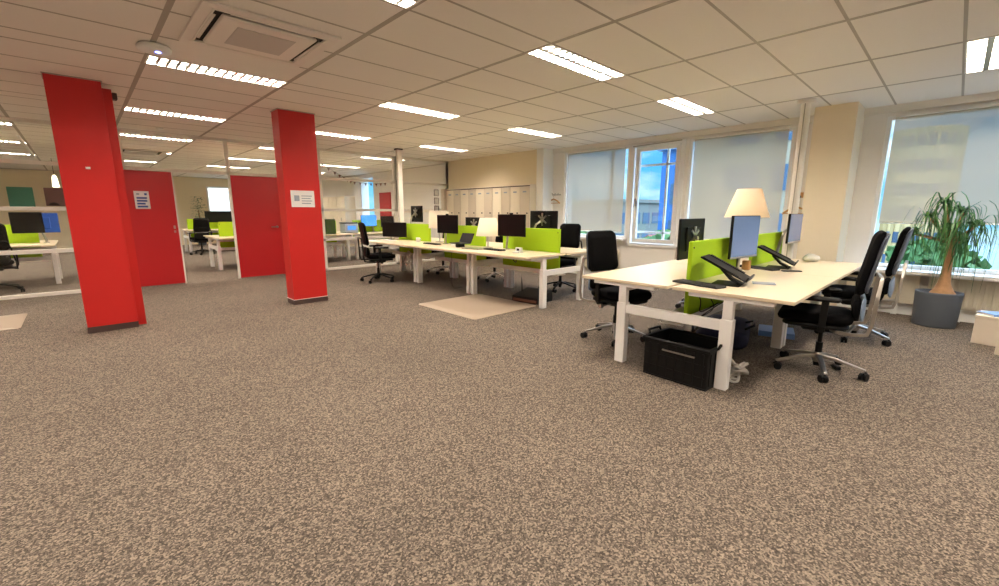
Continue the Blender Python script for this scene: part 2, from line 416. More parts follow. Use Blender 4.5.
MB().box(-.105, .105, -.003, 0, -.155, .155).build('sheet', 'paper', t)
b = MB()
for i in range(4): b.box(-.075, .07-.03*(i == 2), -.005, -.0031, .05-.05*i-.03, .05-.05*i)
b.build('blue_bar', 'ink', t)
MB().box(-.07, -.03, -.005, -.0031, .09, .115).build('printed_heading', 'greyp', t); MB().box(.04, .075, -.005, -.0031, .085, .12).build('printed_emblem', 'ink', t)

# ------------------------------------------------------------------ outer windows (plane X = XW)
def outer(name, a, b_, z0, z1, muntins=(), pane_inset=.10):
    f = .05; b = MB(); X0, X1 = XW+.02, XW+.09
    b.box(X0, X1, a, a+f, z0, z1, .004).box(X0, X1, b_-f, b_, z0, z1, .004).box(X0, X1, a+f, b_-f, z0, z0+f, .004).box(X0, X1, a+f, b_-f, z1-f, z1, .004)
    for (my, mz, kind) in muntins:
        if kind == 'v': b.box(X0+.01, X1-.01, my-.025, my+.025, z0+f, z1-f, .004)
        else: b.box(X0+.01, X1-.01, a+f, b_-f, mz-.022, mz+.022, .004)
    o = struct(b.build(name, 'white'))
    struct(MB().box(XW+.05, XW+.056, a+f, b_-f, z0+f, z1-f).build('pane', 'glass', o))
    return o
outer('window_5', -4.6, -2.5, .62, 2.62)
outer('window_6', -2.05, .82, .62, 2.62, [(-.75, 0, 'v')])
outer('window_7', 1.85, 3.44, .84, 2.63)
w8 = outer('window_8', 4.60, 6.20, .84, 2.64, [(5.0, 0, 'v')])
# casement with its own sash and handle, and an outside rail
o = SB('window_9', 'white', (XW-.03, XW+.09, 3.50, 3.57, .70, 2.63), (XW-.03, XW+.09, 4.48, 4.55, .70, 2.63), (XW-.03, XW+.09, 3.57, 4.48, .70, .76), (XW-.03, XW+.09, 3.57, 4.48, 2.58, 2.63))
SB('window_sash', 'white', (XW-.045, XW+.02, 3.58, 3.65, .77, 2.57), (XW-.045, XW+.02, 4.36, 4.44, .77, 2.57), (XW-.045, XW+.02, 3.65, 4.36, .77, .85), (XW-.045, XW+.02, 3.65, 4.36, 2.50, 2.57), parent=o)
struct(MB().box(XW-.01, XW-.004, 3.65, 4.36, .85, 2.50).build('pane', 'glass', o))
b = MB().box(XW-.065, XW-.045, 4.385, 4.415, 1.48, 1.62, .004).box(XW-.10, XW-.065, 4.39, 4.41, 1.58, 1.60).box(XW-.10, XW-.085, 4.39, 4.41, 1.45, 1.60, .003)
struct(b.build('window_handle', 'silver', o))
b = MB().tube([(XW-.07, 3.55, 2.62), (XW-.07, 4.5, 2.60)], .008); struct(b.build('window_closer', 'grid', o))
b = MB().box(XW+.12, XW+.16, 3.86, 3.90, .70, 2.63).box(XW+.12, XW+.16, 3.5, 4.55, 2.23, 2.27).box(XW+.12, XW+.16, 3.5, 4.55, .95, .99)
struct(b.build('window_grille', 'white', o))
SB('trim_3', 'white', (7.66, XW+.02, -4.85, 1.06, .575, .615))
SB('trim_4', 'white', (7.80, XW+.02, 4.58, 6.45, .80, .835))

def blind(label, a, b_, zt, zb, x=XW-.012, hang=.03):
    t = thing('roller_blind', label, 'roller blind', (x, (a+b_)/2, zb), 0, 'roller blinds at the outer windows')
    h = (b_-a)/2; H = zt-zb
    MB().box(-.0015, .0015, -h, h, 0, H).build('blind_cloth', 'blind', t)
    MB().box(-.008, .008, -h, h, -.02, 0, .004).build('bottom_bar', 'frame', t)
    MB().box(-.03, .01, -h, h, H, H+.04, .006).build('blind_cassette', 'frame', t)
    return t
blind('half lowered grey roller blind behind the potted palm', -1.95, .735, 2.59, 1.235)
blind('grey roller blind lowered nearly to the bottom beside the round service pole', 1.935, 3.35, 2.60, .90)
blind('grey roller blind lowered on the window next to the coat rack', 4.69, 6.11, 2.61, .97)

# ------------------------------------------------------------------ service poles
def pole(name, label, x, y, r, mt, capm, square=False):
    t = thing(name, label, 'service pole', (x, y, 0))
    b = MB()
    if square: b.box(-r, r, -r*.8, r*.8, 0, CE-.02, .006)
    else:
        b.cyl((0, 0, 0), (0, 0, CE-.02), r, n=24)
    b.build('pole_body', mt, t)
    b = MB()
    if square: b.box(-r-.02, r+.02, -r-.015, r+.015, CE-.03, CE-.003, .004)
    else: b.cyl((0, 0, CE-.05), (0, 0, CE-.003), r+.045, n=24)
    b.build('ceiling_collar', capm, t)
    if not square: MB().box(-r-.004, -r+.008, -.006, .006, 0, CE-.05, .002).build('cable_channel', 'grid', t)
    return t
pole('service_pole', 'square white service pole with dark cap at the far end of the long desk row', 5.35, 8.85, .055, 'frame', 'dark', True)
pole('service_pole', 'round beige service pole with wide ceiling collar in front of the wall column', 6.78, 1.50, .055, 'frame', 'frame')

# ------------------------------------------------------------------ ceiling fittings
def ceiling_light():
    t = thing('ceiling_light', 'x', 'ceiling light', (0, 0, CE), 0, 'recessed louvred ceiling lights')
    W, D = 1.20, .285
    b = MB(); b.box(0, W, 0, .012, -.004, .09).box(0, W, D-.012, D, -.004, .09).box(0, .012, .012, D-.012, -.004, .09).box(W-.012, W, .012, D-.012, -.004, .09).box(0, W, 0, D, .09, .10)
    b.build('housing', 'white', t)
    b = MB(); b.box(.012, W-.012, D/2-.02, D/2+.02, 0, .03)
    for i in range(1, 15): x = .012+(W-.024)*i/15; b.box(x-.012, x+.012, .012, D-.012, .002, .016)
    b.build('louvre', 'silver', t)
    ld = bpy.data.lights.new('tube_light', 'AREA'); ld.shape = 'RECTANGLE'; ld.size = W-.05; ld.size_y = D-.05
    ld.energy = LAMP_W; ld.color = LAMP_COL
    lo = bpy.data.objects.new('tube_light', ld); COL.objects.link(lo); lo.parent = t; lo.location = (W/2, D/2, .06)
    return t
cl0 = None
colname = {-4: 'far beyond the wide red column', -2: 'in the column of lights by the wide red column', 0: 'in the line of lights running past the ceiling air conditioner', 2: 'in the line of lights over the open carpet and desks', 4: 'in the line of lights nearest the outer windows'}
rowname = {-2: 'furthest behind the viewer', -1: 'level with the potted palm', 0: 'first before the window desks', 1: 'second from the viewer, level with the long desks', 2: 'third, next to the red columns', 3: 'just beyond the glass partition', 4: 'in the second row beyond the glass partition', 5: 'in the third row beyond the glass partition', 6: 'in the last row beyond the glass partition'}
for (hx, hy) in holes:
    ix = round((hx-.63)/1.21); iy = round((hy-2.55)/2.7)
    lab = 'louvred ceiling light %s, %s' % ({-4: 'in the outermost line', -2: 'left of the red columns', 0: 'in line with the air conditioner', 2: 'over the middle carpet', 4: 'in the window line'}[ix],
        {-2: 'far behind the open carpet', -1: 'level with the potted palm', 0: 'level with the white window column', 1: 'level with the coat rack', 2: 'level with the lockers', 3: 'just past the glass', 4: 'second row past the glass', 5: 'third row past the glass', 6: 'last row past the glass'}[iy])
    if iy in (-2,) and ix == -4: continue
    if cl0 is None: cl0 = ceiling_light(); cl0.location = (hx+.005, hy+.008, CE); cl0['label'] = lab
    else: dup(cl0, (hx+.005, hy+.008, CE), 0, lab)

t = thing('air_conditioner', 'square ceiling air conditioner cassette with grey grille', 'air conditioner', (1.245, 4.12, CE))
def rect_ring(b, a, c, z0, z1): b.box(-a, a, -a, -c, z0, z1, .004).box(-a, a, c, a, z0, z1, .004).box(-a, -c, -c, c, z0, z1, .004).box(c, a, -c, c, z0, z1, .004)
b = MB(); rect_ring(b, .475, .40, -.022, -.002); b.build('outer_frame', 'ac', t)
b = MB(); rect_ring(b, .40, .385, -.026, -.004); b.build('air_slot_frame', 'frame', t)
b = MB().box(-.385, .385, -.385, .385, -.008, -.003); b.build('slot_back', 'dark', t)
for k in range(4):
    b = MB().box(-.29, .29, .362, .382, -.022, -.014, .003); o = b.build('air_flap', 'ac', t); o.rotation_euler = (0, 0, k*PI/2)
b = MB().box(-.335, .335, -.335, .335, -.036, -.006, .012); b.build('front_panel', 'ac', t)
b = MB().box(-.21, .21, -.21, .21, -.041, -.035, .004); b.build('intake_grille', 'acg', t)
t = thing('wireless_access_point', 'round white wireless access point with blue light on the ceiling', 'access point', (.645, 4.93, CE))
MB().lathe([(.05, 0), (.112, -.006), (.124, -.026), (.118, -.045), (.07, -.056), (.01, -.058)]).build('housing', 'white', t)
MB().lathe([(.001, -.062), (.022, -.061), (.022, -.055)], (.02, -.03, 0), 12).build('status_light', 'led', t)
tag(MB().lathe([(.05, -.002), (.055, -.02), (.035, -.035), (.01, -.04)], (1.17, 9.5, CE), 20).build('smoke_detector', 'white'), 'small white smoke detector on the ceiling before the red doors', 'smoke detector')
t = thing('air_conditioner', 'small ceiling air conditioner beyond the glass above the red door', 'air conditioner', (1.25, 13.55, CE))
b = MB(); rect_ring(b, .475, .38, -.022, -.002); b.build('outer_frame', 'ac', t)
MB().box(-.38, .38, -.38, .38, -.008, -.003).build('slot_back', 'dark', t)
MB().box(-.3, .3, -.3, .3, -.036, -.006, .012).build('front_panel', 'acg', t)

# ------------------------------------------------------------------ lockers, frames, coat rack
lk0 = None
lockn = ['nearest the window corner post', 'second from the window corner post', 'in the middle of the row', 'second from the glass partition', 'next to the glass partition']
for i in range(5):
    y = 6.74+.62*i; 
    lab = 'tall cream two-door locker cabinet ' + lockn[i]
    if lk0 is None:
        t = lk0 = thing('locker_cabinet', lab, 'locker', (7.40, y, 0), 0, 'tall cream lockers along the wall')
        MB().box(.02, .275, .003, .617, .06, 1.98, .003).box(.04, .275, .02, .6, 0, .06).build('body', 'locker_l', t)
        for k, mt in ((0, 'locker_d'), (1, 'locker_l')):
            d = MB().box(0, .019, .006+.307*k, .306+.307*k, .07, 1.93, .003).build('door', mt, t)
            MB().box(-.012, 0, .05+.307*k, .09+.307*k, 1.32, 1.35, .003).build('handle', 'black', d)
            MB().box(-.002, 0, .10+.307*k, .21+.307*k, 1.80, 1.83).build('name_plate', 'greyp', d)
        MB().box(.005, .019, .006, .613, 1.935, 1.955).build('top_rail', 'plinth', t)
    else: dup(lk0, (7.40, y, 0), 0, lab)
tag(MB().box(7.33,7.60,9.84,9.99,0,1.98,.004).build('filler_cabinet','locker_d'),'narrow beige filler cabinet between lockers and glass partition','cabinet')
for i, (z, nm) in enumerate(((1.88, 'topmost'), (1.66, 'middle'), (1.44, 'lowest'))):
    t = thing('wall_picture', 'small white picture in a dark frame, %s of three by the lockers' % nm, 'picture', (7.24, YG-.005, z), 0, 'three small pictures beside the lockers')
    b = MB().box(-.075, .075, -.015, 0, -.09, -.075).box(-.075, .075, -.015, 0, .075, .09).box(-.075, -.06, -.015, 0, -.075, .075).box(.06, .075, -.015, 0, -.075, .075)
    b.build('frame', 'plinth', t); MB().box(-.06, .06, -.008, -.001, -.075, .075).build('picture_sheet', 'paper', t)
t = thing('coat_rack', 'small chrome hook rail on the wall beside the blind', 'coat rack', (XW, 6.40, 1.75))
MB().box(-.012, 0, -.12, .12, -.015, .015, .003).build('rail', 'silver', t)
for k in (-1, 0, 1):
    MB().tube([(-.012, k*.085, 0), (-.05, k*.085, -.005), (-.06, k*.085, .02)], .007).cyl((-.06, k*.085-.0, .02), (-.06, k*.085, .035), .012).build('hook', 'silver', t)
def hanger(label, loc, rz):
    t = thing('coat_hanger', label, 'coat hanger', loc, rz)
    MB().bar([(-.21, 0, -.16), (-.12, 0, -.10), (0, 0, -.06), (.12, 0, -.10), (.21, 0, -.16)], .02, .025, (0, 1, 0)).bar([(-.19, 0, -.155), (.19, 0, -.155)], .01, .012, (0, 1, 0)).build('wooden_bar', 'wood', t)
    pts = [(0, 0, -.05), (0, 0, -.01)]+[(.022*math.cos(R(a))-.0, 0, .012+.022*math.sin(R(a))) for a in range(-90, 181, 30)]
    MB().tube(pts, .003, 6).build('hook', 'silver', t)
    return t
hanger('wooden coat hanger hanging from the chrome hook rail', (7.892, 6.44, 1.715), R(80))
hanger('wooden coat hanger on the wall hook behind the round service pole', (7.90, 1.70, 1.50), R(75))
t = thing('wall_hook', 'small dark hook on the strip beside the window column', 'wall hook', (XW, 1.68, 1.60))
MB().box(-.01, 0, -.03, .03, -.02, .06, .003).build('plate', 'wood', t)
MB().tube([(-.01, 0, 0), (-.05, 0, -.02), (-.055, 0, .01)], .008).build('peg', 'dark', t)

# ------------------------------------------------------------------ radiators
t = thing('radiator', 'ribbed cream radiator behind the potted palm', 'radiator', (7.86, 0, 0))
b = MB().box(0, .05, -1.9, .14, .16, .56, .006)
for i in range(26): y = .10-.075*i; b.box(-.025, 0, y-.045, y, .19, .53, .008)
b.build('ribbed_panel', 'radiator', t); MB().box(-.03, .06, -1.9, .14, .545, .565).build('top_grille', 'white', t)
MB().box(.01,.04,-1.5,-1.44,0,.17).build('foot','white',t); MB().box(.01,.04,-.2,-.14,0,.17).build('foot','white',t)
t = thing('radiator', 'flat cream panel radiator between the palm and the wall column', 'radiator', (7.86, 0, 0))
MB().box(0, .05, .22, .98, .16, .56, .006).box(-.01, 0, .26, .94, .22, .225).box(-.01, 0, .26, .94, .50, .505).build('flat_panel', 'radiator', t)
MB().box(-.01, .06, .22, .98, .545, .565).build('top_grille', 'white', t); MB().box(.01,.04,.4,.46,0,.17).build('foot','white',t)
t = thing('radiator', 'low ribbed cream radiator under the window next to the coat rack', 'radiator', (7.86, 0, 0))
b = MB().box(0, .05, 4.7, 6.3, .16, .60, .006)
for i in range(21): y = 6.26-.075*i; b.box(-.025, 0, y-.045, y, .19, .57, .008)
b.build('ribbed_panel', 'radiator', t); MB().box(.01,.04,4.9,4.96,0,.17).build('foot','white',t); MB().box(.01,.04,6,6.06,0,.17).build('foot','white',t)

# ------------------------------------------------------------------ bench desks
def bench_desk(label, loc, rz, group):
    t = thing('bench_desk', label, 'desk', loc, rz, group)
    L = 1.625; D = 1.74
    for k, ya in ((0, 0), (1, .89)):
        b = MB().box(0, L, ya, ya+.85, .738, .765, .003); o = b.build('tabletop', 'desk', t)
        for x in (.02, L-.09):
            yc = ya+.425
            l = MB().box(x, x+.07, yc-.045, yc+.045, 0, .56, .004).build('leg', 'leg', t)
            MB().box(x+.008, x+.062, yc-.036, yc+.036, .56, .705, .003).build('telescopic_tube', 'leg', l)
            MB().box(x-.0, x+.07, yc-.30, yc+.30, .705, .738, .004).build('top_bracket', 'leg', t)
    for x in (.03, L-.08): MB().box(x, x+.05, .425+.045, D-.425-.045, .465, .545, .004).build('crossbar', 'leg', t)
    MB().box(.08, L-.08, .78, .96, .43, .445).box(.08, L-.08, .775, .78, .43, .50).box(.08, L-.08, .96, .965, .43, .50).build('cable_tray', 'leg', t)
    MB().box(.09, L-.09, .41, .44, .66, .70).box(.09, L-.09, D-.44, D-.41, .66, .70).build('top_rail', 'leg', t)
    return t
gB = 'white height-adjustable desks by the windows'; gA = 'white height-adjustable desks in the long row'
dB = bench_desk('double white bench desk over the black crate, nearest the open carpet', (3.42, .68, 0), 0, gB)
dup(dB, (5.05, .68, 0), 0, 'double white bench desk with the large cream lamp, next to the window column')
dup(dB, (5.97, 3.90, 0), R(90), 'double white bench desk over the footrest, window end of the long row', gA)
dup(dB, (5.97, 5.53, 0), R(90), 'middle double white bench desk of the long row', gA)
dup(dB, (5.97, 7.16, 0), R(90), 'double white bench desk of the long row nearest the glass partition', gA)

# lime divider screens, 1.2 m wide, clamped between tabletops
def divider(label, loc, rz, group, z0=.46, L=1.2):
    t = thing('desk_divider', label, 'desk divider', loc, rz, group)
    b = MB().box(0, L, -.018, .018, z0, 1.115, .008); b.build('felt_panel', 'lime', t)
    MB().cyl((.03, -.021, 1.06), (.03, .021, 1.06), .008, n=10).build('fixing', 'dark', t)
    return t
gD = 'lime felt dividers on the desks'
dv = divider('lime felt divider behind the tilted laptop stand above the black crate', (3.76, 1.55, 0), 0, gD)
dup(dv, (5.40, 1.55, 0), 0, 'lime felt divider beside the round service pole on the window desks')
dup(dv, (5.10, 4.02, 0), R(90), 'lime felt divider at the window end of the long desk row')
dup(dv, (5.10, 5.67, 0), R(90), 'lime felt divider in the middle of the long desk row')
dup(dv, (5.10, 7.34, 0), R(90), 'lime felt divider at the glass partition end of the long desk row')

# ------------------------------------------------------------------ office chairs
def make_chair(name, label, black_base, loc, rz, group, base=18, tall=1.0):
    t = thing(name, label, 'office chair', loc, rz, group)
    bm_ = 'black' if black_base else 'silver'
    b = MB(); b.lathe([(.036, .085), (.04, .10), (.036, .15), (.028, .17)], n=18)
    for k in range(5):
        a = R(90+72*k+base); d = Vector((math.cos(a), math.sin(a), 0)); s_ = Vector((-d.y, d.x, 0))
        b.bar([d*.02+Vector((0, 0, .14)), d*.12+Vector((0, 0, .13)), d*.33+Vector((0, 0, .078))], [.05, .04, .028], [.03, .025, .018], s_)
    b.build('star_base', bm_, t, bevel=.004)
    for k in range(5):
        a = R(90+72*k+base); c = Vector((math.cos(a)*.33, math.sin(a)*.33, 0)); wa = a+R(60+50*k); ax = Vector((math.cos(wa), math.sin(wa), 0)); off = Vector((-ax.y, ax.x, 0))*.018
        b = MB()
        for sg in (-1, 1): b.cyl(c+off+ax*sg*.006+Vector((0, 0, .03)), c+off+ax*sg*.026+Vector((0, 0, .03)), .03, n=16)
        b.cyl(c+Vector((0, 0, .03)), c+Vector((0, 0, .07)), .009, n=8); b.box(c.x-.02, c.x+.02, c.y-.02, c.y+.02, .045, .062, .006)
        b.build('caster', 'black', t)
    MB().cyl((0, 0, .05), (0, 0, .26), .026, n=16).cyl((0, 0, .26), (0, 0, .40), .016, n=12).build('gas_cylinder', 'black', t)
    MB().box(-.11, .11, -.15, .14, .375, .425, .012).build('seat_mechanism', 'black', t)
    b = MB().pad(.50, .52, .085, .11, lambda v: Vector((v.x, v.y+.06, v.z+.495-(.5*max(0, v.y-.12)**2)+.25*v.x**2)))
    b.build('seat', 'fabric', t)
    MB().pad(.46, .46, .04, .09, lambda v: Vector((v.x, v.y+.05, v.z+.442-(.5*max(0, v.y-.12)**2)))).build('seat_pan', 'black', t)
    b = MB()
    for sx in (-1, 1):
        b.bar([(sx*.11, -.06, .405), (sx*.21, -.10, .41), (sx*.245, -.20, .41), (sx*.25, -.285, .425), (sx*.25, -.305, .50), (sx*.225, -.315, .72), (sx*.19, -.325, .86)], .018, .028, (1, 0, 0))
    b.bar([(-.19, -.325, .86), (.19, -.325, .86)], .026, .02, (0, 1, 0))
    b.build('back_frame', bm_, t, bevel=.004)
    def lean(zc, yc):
        def f(v):
            zz = zc+v.y; yy = yc-(zz-.60)*.13+v.z+.62*v.x**2-.25*(zz-.9)**2
            return Vector((v.x*(1-.10*max(0, v.y)/.3), yy, zz))
        return f
    MB().pad(.45, .50*tall, .045, .06, lean(.72+.25*tall, -.205)).build('upper_backrest', 'fabric', t)
    MB().pad(.43, .47*tall, .018, .06, lean(.72+.25*tall, -.242)).build('backrest_shell', 'shell' if not black_base else 'black', t)
    MB().pad(.42, .15, .045, .06, lean(.605, -.195)).build('lumbar_backrest', 'fabric', t)
    MB().pad(.38, .19, .018, .05, lean(.60, -.235)).build('lumbar_shell', 'lumbar' if not black_base else 'black', t)
    for sx in (-1, 1):
        b = MB().bar([(sx*.12, .0, .41), (sx*.27, .0, .415), (sx*.295, .0, .45), (sx*.295, -.005, .665)], .05, .022, (0, 1, 0))
        p = b.build('armrest', 'black', t, bevel=.004)
        MB().pad(.09, .27, .035, .035, lambda v, sx=sx: Vector((sx*.29+v.x, v.y+.03, v.z+.68))).build('arm_pad', 'black', p)
    MB().cyl((.10, .03, .40), (.27, .03, .395), .008, n=8).cyl((.255, .03, .395), (.29, .03, .395), .024, n=12).build('adjustment_knob', bm_, t)
    return t
gC = 'black office chairs at the desks'
make_chair('office_chair', 'black office chair with silver star base pulled out from the window desks', False, (4.50, .68, 0), R(8), gC, 30)
make_chair('office_chair', 'black office chair with raised arms between the window desks and the potted palm', False, (6.02, .62, 0), R(2), gC, 10)
ch = make_chair('office_chair', 'black office chair with silver base between the two groups of desks', False, (4.10, 2.44, 0), R(170), gC, 24, .88)
dup(ch, (6.35, 2.40, 0), R(172), 'black office chair mostly hidden behind the black monitor on the window desks')
dup(ch, (5.95, 6.35, 0), R(84), 'black office chair behind the middle desk of the long row, only its base clear')
dup(ch, (5.85, 7.95, 0), R(95), 'black office chair behind the far end of the long row, base seen between legs')
cb_ = make_chair('office_chair', 'all black office chair at the glass partition end of the long row', True, (4.18, 7.85, 0), R(-108), gC, 18, .88)
dup(cb_, (6.02, 4.72, 0), R(92), 'all black office chair behind the window end of the long desk row')

# ------------------------------------------------------------------ monitors (face local -Y, origin at the desk top)
def monitor(label, loc, rz, wd=.60, ht=.35, zc=.40, blue_refl=False, cam_=False, arm=1, star=False, group='monitors on arms at the desks', tilt=0):
    t = thing('monitor', label, 'monitor', loc, rz, group)
    MB().box(-wd/2, wd/2, -.012, .014, zc-ht/2, zc+ht/2, .005).box(-wd*.3, wd*.3, .014, .032, zc-ht*.3, zc+ht*.3, .008).build('casing', 'black', t)
    MB().box(-wd/2+.008, wd/2-.008, -.0145, -.0115, zc-ht/2+.018, zc+ht/2-.008).build('display', 'screen_refl' if blue_refl else 'screen', t)
    if blue_refl: MB().box(-wd/2, wd/2, -.0155, -.0119, zc-ht/2, zc-ht/2+.017).build('chin', 'silver', t)
    am = MB().cyl((0, .032, zc), (0, .07, zc), .03, n=14)
    am.tube([(0, .06, zc), (arm*.08, .09, zc-.05), (arm*.16, .10, .24)], .016, 8).tube([(arm*.16, .10, .24), (arm*.20, .12, .06), (arm*.20, .12, .0)], .018, 8)
    am.box(arm*.20-.04, arm*.20+.04, .08, .16, .001, .014, .003)
    am.build('monitor_arm', 'silver', t)
    if star:
        b = MB()
        for a in (35, 145, 215, 325, 90, 270):
            d = (math.cos(R(a)), math.sin(R(a))); b.bar([(0, .037, zc+.03), (d[0]*.10, .037, zc+.03+d[1]*.10)], .012, .026, (0, 1, 0))
        b.build('mounting_bracket', 'silver', t)
    if cam_: MB().box(-.03, .03, -.02, .012, zc+ht/2, zc+ht/2+.022, .006).build('webcam', 'black', t)
    return t
T = .765
monitor('pale blue reflecting monitor on the window desks above the black crate', (4.70, 1.42, T), R(-6), .58, .41, .36, blue_refl=True)
monitor('pale blue reflecting monitor next to the round service pole', (6.50, 1.40, T), R(0), .60, .36, .40, blue_refl=True, arm=-1)
monitor('black monitor seen from behind with silver bracket beside the cream lamp', (4.68, 1.93, T), R(180), .60, .42, .32, star=True)
monitor('low wide black monitor at the desk next to the all black chair', (4.84, 8.30, T), R(-72), .66, .31, .22, arm=-1)
monitor('black monitor with webcam in the middle of the long desk row', (4.84, 6.42, T), R(-86), .56, .33, .375, cam_=True, arm=-1)
monitor('black monitor with webcam at the window end of the long desk row', (4.84, 4.78, T), R(-86), .56, .34, .39, cam_=True, arm=-1)
monitor('black monitor back with bright bracket behind the window end lime divider', (5.42, 4.62, T), R(90), .57, .33, .45, star=True)
monitor('black monitor back low behind the middle lime divider', (5.42, 6.32, T), R(90), .55, .33, .33, star=True)
monitor('high black monitor back with bright bracket near the square service pole', (5.42, 8.30, T), R(84), .52, .35, .55, star=True)

# ------------------------------------------------------------------ lamps
def table_lamp(label, loc, r0, r1, z0, z1, mt, watt):
    t = thing('table_lamp', label, 'table lamp', loc)
    MB().lathe([(.001, 0), (.085, .001), (.085, .014), (.02, .022), (.012, .03), (.012, z0+.03)]).build('lamp_stand', 'black' if mt == 'shade' else 'silver', t)
    b = MB(); n = 32
    b.lathe([(r0, z0), (r1, z1), (r1-.004, z1), (r0-.004, z0), (r0, z0)], n=n, cap=False)
    b.build('lamp_shade', mt, t)
    MB().lathe([(.012, z0+.03), (.03, z0+.07), (.03, z0+.11), (.005, z0+.13)], n=14).build('bulb', emit('lamp_bulb_glow', (1, .86, .66, 1), watt), t)
    MB().cyl((-r0*.9, 0, z0+.035), (r0*.9, 0, z0+.035), .003, n=6).build('shade_ring', 'black', t)
    return t
table_lamp('table lamp with large cream cone shade beside the window blind', (6.45, 1.95, T), .27, .145, .53, .90, 'shade', 14)
table_lamp('table lamp with white shade on the middle of the long desk row', (4.95, 5.44, T), .205, .14, .20, .50, 'shade_w', 14)
table_lamp('table lamp with white shade further along the long desk row', (5.15, 7.10, T), .21, .19, .28, .62, 'shade_w', 14)

# ------------------------------------------------------------------ laptop stands, keyboards and small desk things
def laptop_stand(label, loc, rz):
    t = thing('laptop_stand', label, 'laptop stand', loc, rz, 'tilted black laptop stands')
    MB().box(-.14, .14, -.11, .11, 0, .008, .003).build('base_plate', 'black', t)
    MB().bar([(-.02, -.10, .012), (0, -.02, .05), (.0, .06, .135)], [.09, .07, .06], .022, (1, 0, 0)).build('arm', 'black', t)
    b = MB().box(-.14, .14, -.20, .19, -.007, .007, .003).box(-.15, -.10, -.14, .17, .007, .014).box(.1, .15, -.14, .17, .007, .014)
    o = b.build('tray', 'black', t); o.location = (0, .03, .14); o.rotation_euler = (R(27), 0, 0)
    l = MB().box(-.14, .14, -.212, -.198, -.006, .04, .004).build('front_lip', 'black', o)
    return t
ls = laptop_stand('tilted black laptop stand on the window desk above the black crate', (3.90, 1.27, T), R(8))
dup(ls, (5.48, 1.29, T), R(8), 'tilted black laptop stand on the second window desk beside the service pole')
def keyboard(label, loc, rz, mt='black', grp='keyboards on the desks'):
    t = thing('keyboard', label, 'keyboard', loc, rz, grp)
    MB().box(-.21, .21, -.065, .065, 0, .016, .004).build('case', mt, t)
    b = MB()
    for r_ in range(5):
        for c in range(15): b.box(-.2+.0265*c, -.177+.0265*c, -.055+.0225*r_, -.036+.0225*r_, .016, .021)
    b.build('keys', 'dark' if mt == 'black' else 'paper', t)
    return t
kb = keyboard('black keyboard leaning at the foot of the lime divider above the crate', (3.66, 1.42, T), R(75))
dup(kb, (5.22, 1.42, T), R(70), 'black keyboard under the second tilted laptop stand')
dup(kb, (4.70, 5.02, T), R(85), 'black keyboard before the window end monitor of the long row')
dup(kb, (4.72, 6.75, T), R(88), 'black keyboard before the middle monitor of the long row')
keyboard('white keyboard before the low wide monitor', (4.66, 8.2, T), R(85), 'white')
def book(name, label, cat, loc, sx, sy, sz, rz, mt):
    t = thing(name, label, cat, loc, rz); MB().box(-sx/2, sx/2, -sy/2, sy/2, 0, sz, .002).build('cover', mt, t)
    MB().box(-sx/2+.003, sx/2+.001, -sy/2+.003, sy/2+.001, sz*.2, sz*.8).build('pages', 'paper', t); return t
book('notebook', 'grey notebook lying beside the tilted laptop stand above the crate', 'notebook', (4.12, 1.06, T), .10, .17, .01, R(20), 'greyp')
tag(MB().box(-.03, .03, -.09, .09, .0, .012, .004).build('tv_remote', 'black', loc=(5.20, 1.10, T), rz=R(40)), 'slim black remote on the second window desk', 'remote control')
t = thing('desk_phone', 'small white desk phone beside the window end monitor', 'phone', (4.66, 4.46, T), R(-80))
MB().box(-.06, .06, -.06, .06, 0, .02, .004).box(-.055, .055, .0, .05, .02, .075, .008).build('cradle', 'white', t)
MB().box(-.02, .02, -.004, .0, .03, .06).build('phone_display', 'dark', t)
tag(MB().box(-.05, .05, -.14, .14, 0, .05, .006).build('document_box', 'white', loc=(4.80, 6.08, T)), 'white document box under the middle monitor arm', 'box')
t = thing('laptop', 'open black laptop on a stand under the middle table lamp', 'laptop', (4.68, 5.86, T+.0), R(-90))
MB().box(-.16, .16, -.11, .11, .06, .075, .004).box(-.03, .03, -.08, .08, 0, .06, .004).build('keyboard_deck', 'black', t)
MB().bar([(0, .11, .075), (0, .19, .23)], .32, .008, (1, 0, 0)).build('lid', 'black', t)
t = thing('laptop', 'closed silver laptop lying beside the middle table lamp', 'laptop', (4.62, 5.42, T), R(12))
MB().box(-.12, .12, -.17, .17, 0, .012, .004).build('base', 'silver', t); MB().box(-.12, .12, -.17, .17, .013, .02, .003).build('lid', 'silver', t)
t = thing('drinks_bottle', 'red drinks bottle behind the monitor at the service pole', 'bottle', (7.02-.5, 1.72, T))
MB().lathe([(.001, 0), (.033, .002), (.035, .16), (.02, .20), (.013, .21), (.013, .225)]).build('body', 'redb', t)
MB().lathe([(.016, .225), (.016, .25), (.002, .252)]).build('cap', 'white', t)
b = MB(); 
random.seed(3)
prof = [(.001, 0), (.07, .004), (.09, .03), (.08, .06), (.04, .085), (.01, .09)]
b.lathe(prof, n=18, cap=False)
b.v = [Vector((v.x*(1+random.uniform(-.12, .12)), v.y*(1+random.uniform(-.12, .12)), max(0, v.z*(1+random.uniform(-.15, .15))))) for v in b.v]
tag(b.build('plastic_bag', 'bag', loc=(6.48, 1.18, T)), 'crumpled white plastic bag on the window desk near the service pole', 'bag')
tag(MB().box(-.035, .035, -.035, .035, 0, .10, .006).build('tissue_box', 'wood', loc=(5.02, 1.47, T)), 'small brown box behind the pale blue monitor at the divider gap', 'box')
t = thing('mug', 'white mug beside the far table lamp of the long row', 'mug', (4.85, 7.42, T))
MB().lathe([(.001, 0), (.036, 0), (.04, .09), (.036, .09), (.033, .01), (.001, .008)], n=18, cap=False).build('cup', 'white', t)
MB().tube([(.038, 0, .075), (.065, 0, .07), (.068, 0, .035), (.038, 0, .02)], .006).build('handle', 'white', t)

